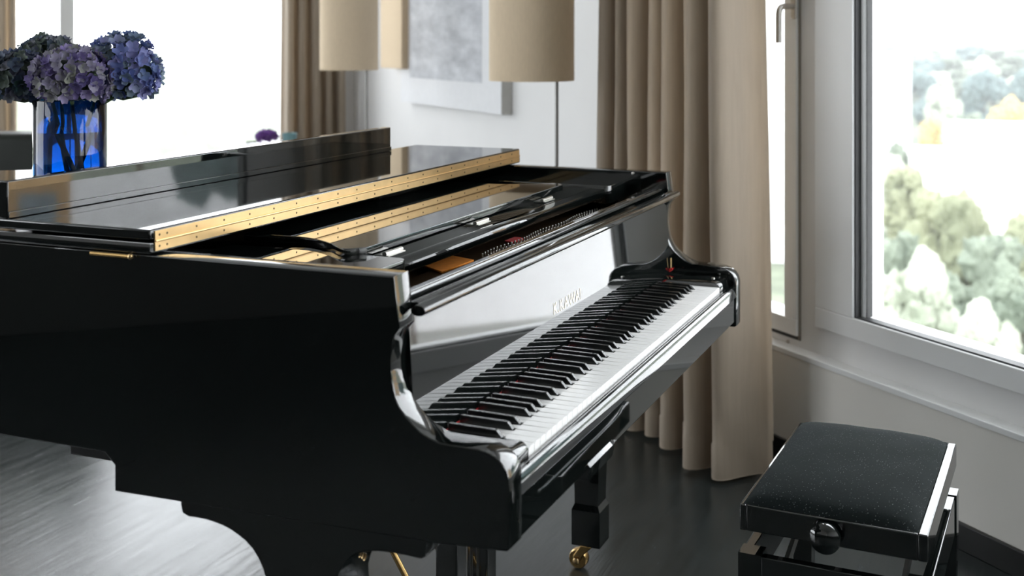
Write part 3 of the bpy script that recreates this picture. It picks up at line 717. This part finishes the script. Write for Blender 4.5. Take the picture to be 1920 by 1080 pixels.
b0, b1 = pix_wall(713, 128, UW + .1)[0], pix_wall(753, 128, UW + .1)[0]; zb = pix_wall(730, 128, UW + .1)[1]
sc_ = tag(empty('wall_lamp', room((b0 + b1) / 2, UW, zb), WA), 'flat beige wall lamp left of the grey picture', 'lamp')
hb_ = (b0 - b1) / 2
box('lamp_shade', -hb_, hb_, .012, .10, 0, .5, SHADE, sc_, .004)
box('back_plate', -hb_ * .6, hb_ * .6, .0, .012, .1, .4, ALU, sc_, .002)

# ================================================================== FAR FURNITURE
def at_depth(u, v, d): return CAM + pix_ray(u, v) * d
c = at_depth(-30, 248, 5.5)
sofa = tag(empty('sofa', (c.x, c.y, 0), YAW - math.pi / 2 - .06), 'dark leather sofa seen from behind beyond the blue vase', 'sofa')
# local: x across (to the right in view), +y away from the camera toward the seat front
SH = c.z; SWL, SWR = -1.0, .53
box('backrest', SWL, SWR, -.10, .12, .10, SH, SOFA, sofa, .035, seg=4)
box('seat_base', SWL, SWR, .12, .82, .12, .30, SOFA, sofa, .02, seg=3)
for k in range(2): box('seat_cushion', SWL + .14 + k * .625, SWL + .755 + k * .625, .12, .82, .30, .46, SOFA, sofa, .04, seg=4)
for x in (SWL + .07, SWR - .07): box('armrest', x - .07, x + .07, .12, .82, .30, .62, SOFA, sofa, .035, seg=4)
for x in (SWL + .1, SWR - .1):
    for y in (-.02, .74): lathe('leg', [(.015, 0), (.02, .12)], GUN, sofa, 12, M=Matrix.Translation((x, y, 0)))
c = at_depth(540, 268, 6.35); TZ = c.z
table = tag(empty('side_table', (c.x, c.y, 0), YAW - math.pi / 2), 'dark side table beside the far curtain', 'table')
TR = (540 - 452) * 6.35 / FPX
lathe('table_top', [(.01, TZ - .022), (TR - .004, TZ - .022), (TR, TZ - .018), (TR, TZ - .004), (TR - .004, TZ), (.01, TZ)], TABLEM, table, 40)
lathe('column', [(.03, .02), (.022, .06), (.022, TZ - .022)], ALU, table, 20)
lathe('foot', [(.19, 0), (.19, .012), (.03, .022)], ALU, table, 32)
c = at_depth(543, 266, 6.33)
lathe('bowl', [(.001, 0), (.030, 0), (.036, .006), (.040, .054), (.037, .054), (.033, .008), (.001, .006)], TEAL, None, 28, M=Matrix.Translation((c.x, c.y, TZ)))
tag(bpy.context.scene.objects['bowl'], 'pale teal bowl on the dark side table', 'bowl')

# flowers: shared floret mesh
def floret_mesh(name, m, R, npet=4, cup=.35):
    bm = bmesh.new()
    for k in range(npet):
        a = 2 * math.pi * k / npet + .1 * k
        g = []
        for i in range(4):
            row = []
            for j in range(-2, 3):
                t = i / 3; wdt = R * .56 * math.sin(min(1, t * 1.02 + .18) * math.pi * .86) ** .6
                rr = R * (.06 + .94 * t) * (1 - .10 * (j / 2) ** 2 * t)
                yy = wdt * j / 2
                zz = R * cup * (t ** 1.6) + R * .22 * abs(j / 2) ** 2 * t - (R * .10 if i == 3 else 0)
                row.append(bm.verts.new(Matrix.Rotation(a, 3, 'Z') @ Vector((rr, yy, zz + k * .0004))))
            g.append(row)
        for i in range(3):
            for j in range(4):
                f = bm.faces.new((g[i][j], g[i + 1][j], g[i + 1][j + 1], g[i][j + 1])); f.smooth = True
    me = bpy.data.meshes.new(name); bm.to_mesh(me); bm.free(); me.materials.append(m); return me
def flower_head(root, centre, rad, me, n, seed, squash=.86, under=-.55, part='flower_head'):
    rnd = random.Random(seed)
    bm = bmesh.new(); bmesh.ops.create_icosphere(bm, subdivisions=2, radius=rad * .74)
    bmesh.ops.scale(bm, vec=(1, 1, squash), verts=bm.verts)
    for v in bm.verts: v.co += v.co * .12 * noise.noise(v.co * 40)
    bm.transform(Matrix.Translation(centre))
    core = finish(part, bm, LEAFM, root)
    ga = math.pi * (3 - 5 ** .5)
    for i in range(n):
        z = 1 - (1 - under) * (i + .5) / n; r = math.sqrt(max(0, 1 - z * z)); a = ga * i + rnd.uniform(-.18, .18)
        d = Vector((r * math.cos(a), r * math.sin(a), z)); d = (d + Vector([rnd.uniform(-.12, .12) for _ in range(3)])).normalized()
        p = Vector((d.x, d.y, d.z * squash)) * rad * rnd.uniform(.82, 1.0)
        tiltv = (d + Vector([rnd.uniform(-.35, .35) for _ in range(3)])).normalized()
        q = tiltv.to_track_quat('Z', 'Y')
        o = bpy.data.objects.new('floret', me); COL.objects.link(o); o.parent = core
        o.matrix_local = Matrix.Translation(Vector(centre) + p) @ q.to_matrix().to_4x4() @ Matrix.Rotation(rnd.uniform(0, 6.28), 4, 'Z') @ Matrix.Scale(rnd.uniform(.78, 1.15), 4)
    return core
FL_P = floret_mesh('floret_purple', PETAL_PURPLE, .0138, 4, .5); FL_B = floret_mesh('floret_blue', PETAL_BLUE, .0145, 4, .5); FL_D = floret_mesh('floret_dark', PETAL_DARK, .0150, 4, .45)

# vase on the closed lid, behind the lip
VD = 2.42
vc = CAM + pix_ray(131, 200) * VD; VX, VY, VZ = vc.x, vc.y, 1.0122
VR = 66 * VD / FPX
VH = (CAM.z - (186 - HORIZON) * VD / FPX) - VZ
vase = tag(empty('glass_vase', (VX, VY, VZ)), 'cylindrical cobalt blue glass vase half full of water on the piano lid', 'vase')
lathe('glass', [(.001, 0), (VR - .004, 0), (VR - .001, .002), (VR, .006), (VR, VH - .002), (VR - .0012, VH), (VR - .0026, VH), (VR - .0038, VH - .002), (VR - .0038, .014), (VR - .008, .010), (.001, .010)], VASE_GLASS, vase, 64)
WL = (CAM.z - (246 - HORIZON) * VD / FPX) - VZ
lathe('water', [(.001, .0103), (VR - .0085, .0103), (VR - .0040, .0145), (VR - .0040, WL), (.001, WL)], WATER, vase, 64)
def hydrangea(label, u, v, d, rad, me, n, seed, foot, squash=.86):
    cpos = CAM + pix_ray(u, v) * d
    root = tag(empty('hydrangea', (VX, VY, VZ + .012)), label, 'flower', 'hydrangeas in the blue vase')
    cc = cpos - Vector((VX, VY, VZ + .012))
    f = Vector(foot)
    top = cc + Vector((0, 0, -rad * .5))
    rim = Vector((0, 0, VH)) + (top - f).normalized() * 0
    mid = f.lerp(top, .5) + Vector((0, 0, .0))
    k = (VH - .03) / max(.01, top.z)
    exitp = f.lerp(top, min(.9, k)); lim = VR * .72
    h2 = Vector((exitp.x, exitp.y, 0))
    if h2.length > lim: exitp = Vector((h2.x * lim / h2.length, h2.y * lim / h2.length, exitp.z))
    tube('stem', [f, exitp, top], .0042, STEMM, root, 10)
    flower_head(root, cc, rad, me, n, seed, squash)
    return root
fx = RGT; fy = FWD
hydrangea('lilac purple hydrangea head in the middle of the blue vase', 135, 147, VD - .075, .078, FL_P, 200, 3, fx * .020 + fy * .01, .78)
hydrangea('violet blue hydrangea head leaning right over the vase rim', 231, 136, VD + .00, .074, FL_B, 170, 4, fx * -.012 + fy * .03, 1.06)
hydrangea('dark green and blue hydrangea head leaning left', 46, 150, VD + .03, .073, FL_D, 160, 8, fx * .030 + fy * -.02, .86)
hydrangea('grey green hydrangea head at the back left', 92, 118, VD + .085, .064, FL_D, 120, 9, fx * .01 + fy * -.025, .86)
# purple posy on the table
c = at_depth(500, 262, 6.32)
posy = tag(empty('posy', (c.x, c.y, TZ)), 'small purple posy lying on the dark side table', 'flower')
FL_V = floret_mesh('floret_violet', petal_material('petal_violet', [(.16, .06, .30), (.26, .10, .42), (.34, .20, .46)]), .022)
flower_head(posy, Vector((0, 0, .034)), .055, FL_V, 34, 21, .5, -.2)
tube('stem', [RGT * -.03 + Vector((0, 0, .012)), RGT * -.11 + Vector((0, 0, .006))], .005, STEMM, posy, 8)

# ================================================================== OUTSIDE
GZ = -22.0
def ground_z(x, y): return GZ + max(0, (math.hypot(x, y) - 230)) * .075 + 1.5 * noise.noise(Vector((x * .012, y * .012, 0)))
gm = bmesh.new(); NG = 44; grid = []
for i in range(NG + 1):
    row = []
    for j in range(NG + 1):
        x, y = 14 + i * 13.0, -330 + j * 14.5
        row.append(gm.verts.new((x, y, ground_z(x, y))))
    grid.append(row)
for i in range(NG):
    for j in range(NG):
        f = gm.faces.new((grid[i][j], grid[i + 1][j], grid[i + 1][j + 1], grid[i][j + 1])); f.smooth = True
struct(finish('ground', gm, GROUND))
def crown_mesh(name, seed, kind):
    rnd = random.Random(seed); bm = bmesh.new()
    for k in range(20):
        b2 = bmesh.new(); r = rnd.uniform(.20, .36); bmesh.ops.create_icosphere(b2, subdivisions=3, radius=r)
        a = rnd.uniform(0, 6.28); h = rnd.uniform(.0, 1.0); rr = .64 * math.sqrt(max(0, 1 - (h - .35) ** 2 * 1.9)) * rnd.uniform(.45, 1)
        off = Vector((rr * math.cos(a), rr * math.sin(a), h * 1.2 + .15))
        for v in b2.verts:
            n_ = v.co.normalized(); v.co += n_ * r * (.34 * noise.noise(n_ * 2.6 + off * 5) + .30 * noise.noise(n_ * 7 + off * 3) + .22 * noise.noise(n_ * 16 + off))
            v.co += off
        me = bpy.data.meshes.new('t'); b2.to_mesh(me); b2.free(); bm.from_mesh(me); bpy.data.meshes.remove(me)
    me = bpy.data.meshes.new(name); bm.to_mesh(me); bm.free(); me.materials.append(FOL[kind]); return me
CROWNS = {k: [crown_mesh('crown', 40 + 10 * k + i, k) for i in range(2)] for k in range(5)}
bm = bmesh.new(); bm_tube(bm, [(0, 0, 0), (.02, .01, .5), (0, 0, 1)], [.06, .045, .03], 8)
trm = bpy.data.meshes.new('trunk'); bm.to_mesh(trm); bm.free(); trm.materials.append(TRUNK)
def plant(p, top, width, kind, label, seed):
    gz = ground_z(p.x, p.y)
    root = tag(empty('tree', (p.x, p.y, gz), seed * 1.7), label, 'tree', 'trees outside the window')
    hh = top - gz; ch = max(2.0, min(hh * .85, width * 1.3))
    c_ = link('crown', CROWNS[kind][seed % 2], None, root); c_.location = (0, 0, hh - ch); c_.scale = (width / 2, width / 2, ch / 1.68)
    t_ = link('trunk', trm, None, root); t_.scale = (width * .5, width * .5, max(.5, hh - ch * .6))
    return root
# pixel column of the crown, pixel row of its top, distance in metres, crown width, kind
TREES = [(1655, 285, 100, 5.2, 4, 'pale silvery tree standing below the tall white block'), (1668, 400, 62, 4.6, 0, 'sage tree close below the left edge of the big window'),
         (1778, 335, 78, 7.0, 2, 'broad olive tree in the lower middle of the window view'), (1862, 400, 66, 5.6, 0, 'leafy sage tree right of the broad olive tree'),
         (1938, 385, 74, 5.2, 2, 'olive tree cut by the right edge of the view'), (1722, 462, 48, 3.9, 4, 'pale silvery bushy tree at the bottom of the view'),
         (1640, 505, 46, 2.6, 4, 'pale silvery bush at the bottom left of the big window'), (1850, 560, 44, 3.4, 4, 'pale silvery bush at the bottom right of the view'),
         (1915, 500, 52, 3.4, 0, 'small sage tree low at the right edge of the view'),
         (1748, 208, 205, 7.0, 3, 'fading amber tree beside the tall white block'), (1896, 178, 195, 8.5, 3, 'bright amber tree behind the white roof at right'),
         (1818, 195, 215, 7.5, 0, 'sage tree between the two amber trees'), (1770, 160, 235, 9.0, 4, 'pale tree behind the fading amber tree'),
         (1845, 130, 245, 10.5, 1, 'large blue green tree left of the bright amber tree'), (1925, 112, 262, 11.0, 1, 'blue green tree at the upper right edge of the view'),
         (1725, 128, 270, 10.0, 1, 'grey blue tree right of the tall white block'), (1690, 262, 160, 6.0, 0, 'sage tree at the foot of the tall white block'), (1790, 222, 188, 7.0, 4, 'pale round tree in front of the amber trees'),
         (1700, 300, 92, 5.0, 2, 'olive tree right of the pale silvery tree below the block'), (1822, 385, 86, 4.5, 2, 'small olive tree beside the leafy sage tree'), (1782, 500, 56, 3.4, 0, 'low sage bush between the pale bushes'), (1682, 575, 40, 2.4, 0, 'dark sage bush at the bottom of the big window')]
for k, a in enumerate(TREES):
    q = CAM + pix_ray(a[0], a[1]) * a[2]; plant(q, q.z, a[3], a[4], a[5], k)
row_words = ['upper', 'middle', 'lower']; ord_words = ['leftmost', 'second', 'third', 'fourth', 'fifth', 'sixth', 'rightmost']
for r, (v0, d0, w0) in enumerate(((80, 395, 13.0), (98, 345, 12.5), (134, 300, 11.5))):
    for k in range(7):
        q = CAM + pix_ray(1612 + r * 22 + k * 51, v0 + 8 * ((k + r) % 2)) * (d0 + 14 * (k % 2))
        plant(q, q.z, w0, (0, 1, 4, 0, 1, 0, 4)[(k + 2 * r) % 7], ord_words[k] + ' tree in the ' + row_words[r] + ' row on the distant wooded slope', k + r)
for k, (u_, v_, d_, w_, kd_, lb_) in enumerate(((1565, 330, 84, 7, 0, 'wide sage tree hidden by the frame between the two windows'), (1585, 470, 52, 4.0, 4, 'small pale tree hidden by the left frame of the big window'), (1560, 180, 170, 9, 1, 'far blue green tree hidden by the frame between the two windows'))):
    q = CAM + pix_ray(u_, v_) * d_; plant(q, q.z, w_, kd_, lb_, k)
for k, (az, dist, w, kd, top) in enumerate([(-40.0, 66, 8.0, 1, 9.0), (-36.6, 48, 6.0, 1, 7.5), (-32.6, 66, 8.0, 1, 8.5), (-29.6, 48, 6.0, 1, 7.0)]):
    q = Vector((-.1 + dist * math.cos(math.radians(az)), .72 + dist * math.sin(math.radians(az)), 0))
    plant(q, top, w, kd, ('dark blue green', 'sage green', 'deep blue green', 'paler sage')[k] + ' tree mirrored in the upright lid lip', k)
def building(name, label, c, rz, sx, sy, z0, z1, m, floors, bays):
    root = tag(empty(name, (c[0], c[1], z0), rz), label, 'building')
    H_ = z1 - z0
    box('wall', -sx / 2, sx / 2, -sy / 2, sy / 2, 0, H_, m, root, 0)
    box('parapet', -sx / 2 - .15, sx / 2 + .15, -sy / 2 - .15, sy / 2 + .15, H_, H_ + .35, m, root, .05)
    if floors:
        fh = H_ / floors; bw = sy / bays
        bm = bmesh.new(); bm_box(bm, -.05, .05, -bw * .28, bw * .28, -fh * .25, fh * .25); wm = bpy.data.meshes.new('window'); bm.to_mesh(wm); bm.free(); wm.materials.append(BGLASS)
        for i in range(floors):
            for j in range(bays):
                o = link('window', wm, None, root); o.location = (-sx / 2 - .02, -sy / 2 + bw * (j + .5), fh * (i + .5))
    return root
q = CAM + pix_ray(1661, 98) * 180
building('white_block', 'tall plain white block at the left of the window view', (q.x + 4, q.y), .10, 8, 6.4, ground_z(q.x, q.y), q.z - .35, BLDG, 0, 0)
q = CAM + pix_ray(1862, 246) * 140
building('low_building', 'low white building with a broad flat roof behind the nearer trees', (q.x + 9, q.y - 1.5), .02, 18, 14.0, ground_z(q.x, q.y), q.z - .35, BLDG, 0, 0)
q = CAM + pix_ray(1748, 288) * 128
building('low_building', 'lower white wing left of the broad flat roof', (q.x + 5, q.y), .02, 9, 5.0, ground_z(q.x, q.y), q.z - .35, BLDG, 0, 0)
q = CAM + pix_ray(1400, 74) * 130
building('tower_block', 'plain white tower filling the narrow casement view', (q.x + 8, q.y + 1.0), math.radians(9), 16, 14, GZ - 1, 16, BLDG, 0, 0)
bz = math.radians(-21.5)
building('low_building', 'broad white flat-roofed building added to brighten the fallboard reflection', (142 * math.cos(bz), 142 * math.sin(bz)), bz, 130, 46, GZ - 1, -13.5, BLDG, 2, 9)  # white roof added outside the direct view, whitens the fallboard reflection
building('tan_building', 'tan apartment building mirrored at the near end of the lid lip', (46.0, -51.5), -.81, 10, 13, GZ - 1, 12.0, BLDG_TAN, 8, 4)
# morning haze lying over the valley
hz_ = bpy.data.materials.new('valley_haze'); hz_.use_nodes = True; nt = hz_.node_tree; nt.nodes.clear()
ho = nt.nodes.new('ShaderNodeOutputMaterial'); hv = nt.nodes.new('ShaderNodeVolumeScatter'); hv.inputs['Color'].default_value = (.98, .99, 1, 1); hv.inputs['Density'].default_value = .0007
nt.links.new(hv.outputs[0], ho.inputs['Volume'])
hz = box('haze', 30, 520, -330, 260, -30, 45, hz_, None, 0); hz['kind'] = 'stuff'; tag(hz, 'thin white haze over the wooded valley outside', 'haze')
